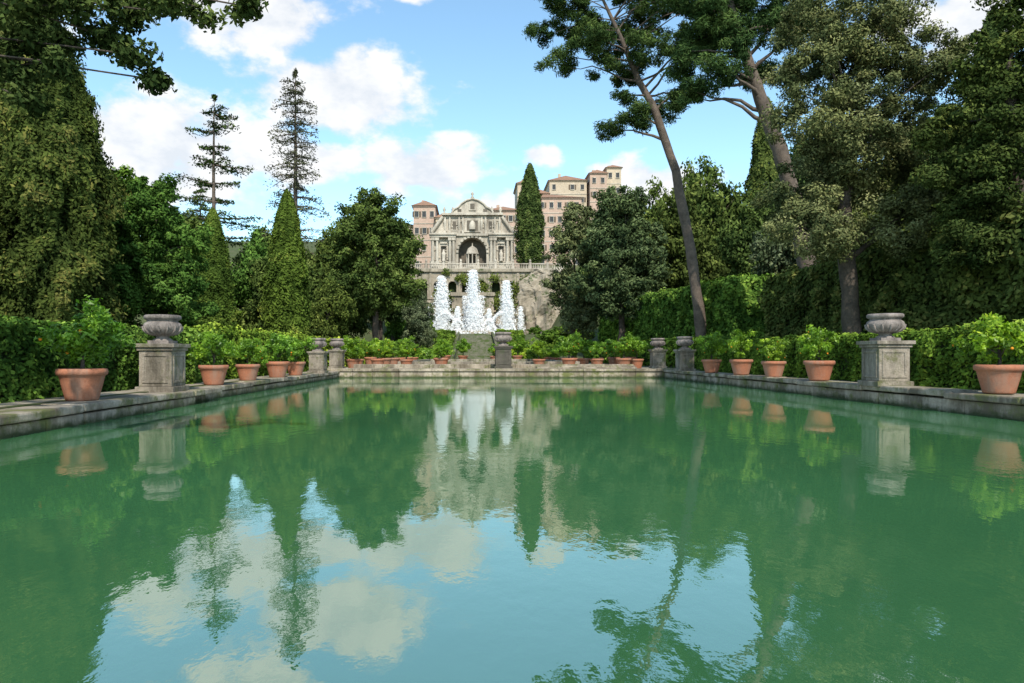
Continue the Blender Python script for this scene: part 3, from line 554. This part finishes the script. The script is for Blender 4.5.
# ------------------------------------------------------------------ palace
def building(name,x0,x1,y,dep,z0,z1,wall,rows,cols,roofh=2.5,ww=1.1,wh=1.7,over=.6,first=None):
    e=empty(name,(0,0,0)); b=MB(); b.box(x0,x1,y,y+dep,z0,z1); obj('walls',b.mesh('walls',[wall]),e)
    b=MB()
    fz=first or z0; hs=(z1-fz)/rows; ws=(x1-x0)/cols
    for r in range(rows):
        b.box(x0-.05,x1+.05,y-.12,y-.003,fz+hs*r-.12,fz+hs*r+.1,0)
        for c in range(cols):
            if (r*7+c*5+int(x0))%6==0: continue
            xc=x0+ws*(c+.5)+random.uniform(-.15,.15); zc=fz+hs*(r+.55)
            b.box(xc-ww/2,xc+ww/2,y-.05,y-.003,zc-wh/2,zc+wh/2,1)
            b.box(xc-ww/2-.16,xc+ww/2+.16,y-.2,y-.052,zc+wh/2,zc+wh/2+.22,0); b.box(xc-ww/2-.16,xc+ww/2+.16,y-.22,y-.052,zc-wh/2-.18,zc-wh/2,0)
            for s in (-1,1): a,d=sorted((xc+s*ww/2,xc+s*(ww/2+.14))); b.box(a,d,y-.14,y-.004,zc-wh/2,zc+wh/2,0)
            b.box(xc-.04,xc+.04,y-.09,y-.052,zc-wh/2,zc+wh/2,2)
            if (r+c)%3==0:
                b.box(xc-ww/2-.75,xc-ww/2-.17,y-.1,y-.004,zc-wh/2,zc+wh/2,2); b.box(xc+ww/2+.17,xc+ww/2+.75,y-.1,y-.004,zc-wh/2,zc+wh/2,2)
    for r in range(rows):
        for c in range(3):
            yc=y+dep*(c+.5)/3; zc=fz+hs*(r+.55)
            for xx in (x0-.05,x1+.003): b.box(xx,xx+.047,yc-ww/2,yc+ww/2,zc-wh/2,zc+wh/2,1)
    obj('windows',b.mesh('windows',[M['trav'],M['window'],M['shutter']]),e)
    b=MB(); b.box(x0-over*.5,x1+over*.5,y-over*.5,y+dep+over*.5,z1+.003,z1+.35,0)
    X0,X1,Y0,Y1=x0-over,x1+over,y-over,y+dep+over; zb=z1+.352; m=min(X1-X0,Y1-Y0)/2
    if X1-X0>=Y1-Y0: r0=(X0+m,(Y0+Y1)/2,zb+roofh); r1=(X1-m,(Y0+Y1)/2,zb+roofh); fs=[(0,1,5,4),(2,3,4,5),(1,2,5),(3,0,4)]
    else: r0=((X0+X1)/2,Y0+m,zb+roofh); r1=((X0+X1)/2,Y1-m,zb+roofh); fs=[(1,2,5,4),(3,0,4,5),(0,1,4),(2,3,5)]
    b.add([(X0,Y0,zb),(X1,Y0,zb),(X1,Y1,zb),(X0,Y1,zb),r0,r1],fs+[(3,2,1,0)],1)
    xc=x0+(x1-x0)*.3; b.box(xc,xc+.9,y+dep*.4,y+dep*.4+.9,z1+.4,z1+roofh+1,0)
    obj('roof',b.mesh('roof',[wall,M['roof']]),e)
building('palace_wing',-17.6,-11,205,14,26,46,M['plaster'],4,3,2.3)
building('palace_wing',-10.8,-6,203,14,26,42,M['plaster2'],4,2,2.0)
building('palace_wing',-5.7,4,214,16,30,42.5,M['plaster2'],3,5,3)
building('palace_wing',4.6,14.5,205,14,26,44.6,M['plaster'],4,5,2.2)
building('villa_tower',14.8,20.5,222,14,30,57,M['plaster2'],5,2,2.0)
building('palace_wing',15.2,34,212,16,28,50,M['plaster'],5,7,2.8)
building('stone_villa',27,40,238,16,40,62.0,M['plaster2'],5,4,3.4)
building('stone_villa',40.8,46.6,236,14,40,64,M['plaster'],5,2,2.0)
building('stone_villa',47,52,238,14,40,66.5,M['plaster2'],5,2,1.6)
building('stone_villa',21,26,232,12,36,56,M['plaster'],5,2,2)
building('palace_wing',-30,-18,210,14,26,41,M['plaster2'],4,5,2.5)
# ------------------------------------------------------------------ world
SE,SA=math.radians(46),math.radians(172)
w=bpy.data.worlds.new('World'); scene.world=w; w.use_nodes=True; nt=w.node_tree; N=nt.nodes; L=nt.links; N.clear()
sky=N.new('ShaderNodeTexSky'); sky.sky_type='NISHITA'; sky.sun_disc=False; sky.sun_elevation=SE; sky.sun_rotation=SA; sky.air_density=1.0; sky.dust_density=.6; sky.ozone_density=1.5
STR=.15
tc=N.new('ShaderNodeTexCoord'); nv=N.new('ShaderNodeVectorMath'); nv.operation='NORMALIZE'; L.new(tc.outputs['Generated'],nv.inputs[0]); D0=nv.outputs[0]
nn=N.new('ShaderNodeTexNoise'); nn.inputs['Scale'].default_value=9; nn.inputs['Detail'].default_value=3; L.new(D0,nn.inputs['Vector'])
s1=N.new('ShaderNodeVectorMath'); s1.operation='SUBTRACT'; L.new(nn.outputs['Color'],s1.inputs[0]); s1.inputs[1].default_value=(.5,.5,.5)
s2=N.new('ShaderNodeVectorMath'); s2.operation='SCALE'; L.new(s1.outputs[0],s2.inputs[0]); s2.inputs[3].default_value=.07
s3=N.new('ShaderNodeVectorMath'); s3.operation='ADD'; L.new(D0,s3.inputs[0]); L.new(s2.outputs[0],s3.inputs[1]); D=s3.outputs[0]
def math_(op,a,b=None,clamp=False):
    m=N.new('ShaderNodeMath'); m.operation=op; m.use_clamp=clamp
    for i,v in enumerate((a,b)):
        if v is None: continue
        if isinstance(v,(int,float)): m.inputs[i].default_value=v
        else: L.new(v,m.inputs[i])
    return m.outputs[0]
def dot(vec):
    d=N.new('ShaderNodeVectorMath'); d.operation='DOT_PRODUCT'; L.new(D,d.inputs[0]); d.inputs[1].default_value=vec; return d.outputs['Value']
best=None
clouds=[(-11.3,20.6,7.5,3.3),(-4,15.6,6.5,2.7),(-25,15.5,8.5,4.6),(-18,25.5,7.5,3.2),(-8,29,6,1.8),(-15,15.5,7,2.8),(6,16,1.8,.8),(2,12.3,4,1.2),(14,13.5,6,1.8),(38,22,8,3),(-45,20,12,5),(60,18,14,5),(110,25,20,8),(-100,22,20,8),(170,30,20,9)]
for az,el,hw,hh in clouds:
    a,e_=math.radians(az),math.radians(el)
    c=Vector((math.sin(a)*math.cos(e_),math.cos(a)*math.cos(e_),math.sin(e_))); r=Vector((math.cos(a),-math.sin(a),0)); u=r.cross(c)
    A=math_('MULTIPLY',dot(r),1/math.radians(hw)); B=math_('MULTIPLY',dot(u),1/math.radians(hh)); Cc=math_('MULTIPLY',math_('SUBTRACT',1,dot(c)),6)
    cb=N.new('ShaderNodeCombineXYZ'); L.new(A,cb.inputs[0]); L.new(B,cb.inputs[1]); L.new(Cc,cb.inputs[2])
    ln=N.new('ShaderNodeVectorMath'); ln.operation='LENGTH'; L.new(cb.outputs[0],ln.inputs[0])
    v=math_('SUBTRACT',1,ln.outputs['Value']); best=v if best is None else math_('MAXIMUM',best,v)
mp=N.new('ShaderNodeMapping'); mp.inputs['Scale'].default_value=(1,1,1.7); L.new(D0,mp.inputs['Vector'])
n1=N.new('ShaderNodeTexNoise'); n1.inputs['Scale'].default_value=12; n1.inputs['Detail'].default_value=7; n1.inputs['Roughness'].default_value=.58; L.new(mp.outputs[0],n1.inputs['Vector'])
val=math_('ADD',math_('MAXIMUM',best,-.6),math_('MULTIPLY',math_('SUBTRACT',n1.outputs['Fac'],.5),2.4))
mr=N.new('ShaderNodeMapRange'); mr.interpolation_type='SMOOTHSTEP'; mr.inputs[1].default_value=-.14; mr.inputs[2].default_value=.40; L.new(val,mr.inputs[0])
k=1/STR
cc=ramp(nt,n1.outputs['Fac'],[(.38,(.82*k,.87*k,.94*k)),(.56,(1.06*k,1.06*k,1.06*k))])
skyc=mixc(nt,1.0,sky.outputs[0],(1.75,2.0,1.85),'MULTIPLY')
colr=mixc(nt,math_('MULTIPLY',mr.outputs[0],.97),skyc,cc)
bg=N.new('ShaderNodeBackground'); bg.inputs[1].default_value=STR; L.new(colr,bg.inputs[0]); wo=N.new('ShaderNodeOutputWorld'); L.new(bg.outputs[0],wo.inputs[0])
sl=bpy.data.lights.new('sun','SUN'); sl.energy=5.0; sl.angle=math.radians(.5); sl.color=(1,.94,.82); so=link(bpy.data.objects.new('sun',sl))
sd=Vector((math.sin(SA)*math.cos(SE),math.cos(SA)*math.cos(SE),math.sin(SE))); so.rotation_euler=(-sd).to_track_quat('-Z','Y').to_euler()
cd=bpy.data.cameras.new('camera'); cd.lens=24; cd.sensor_width=36; cd.shift_x=40/1024; cd.shift_y=13.5/1024; cd.clip_end=5000; cd.clip_start=.1
co=link(bpy.data.objects.new('camera',cd)); co.location=(0,0,1.5); co.rotation_euler=(math.radians(90),0,0); scene.camera=co
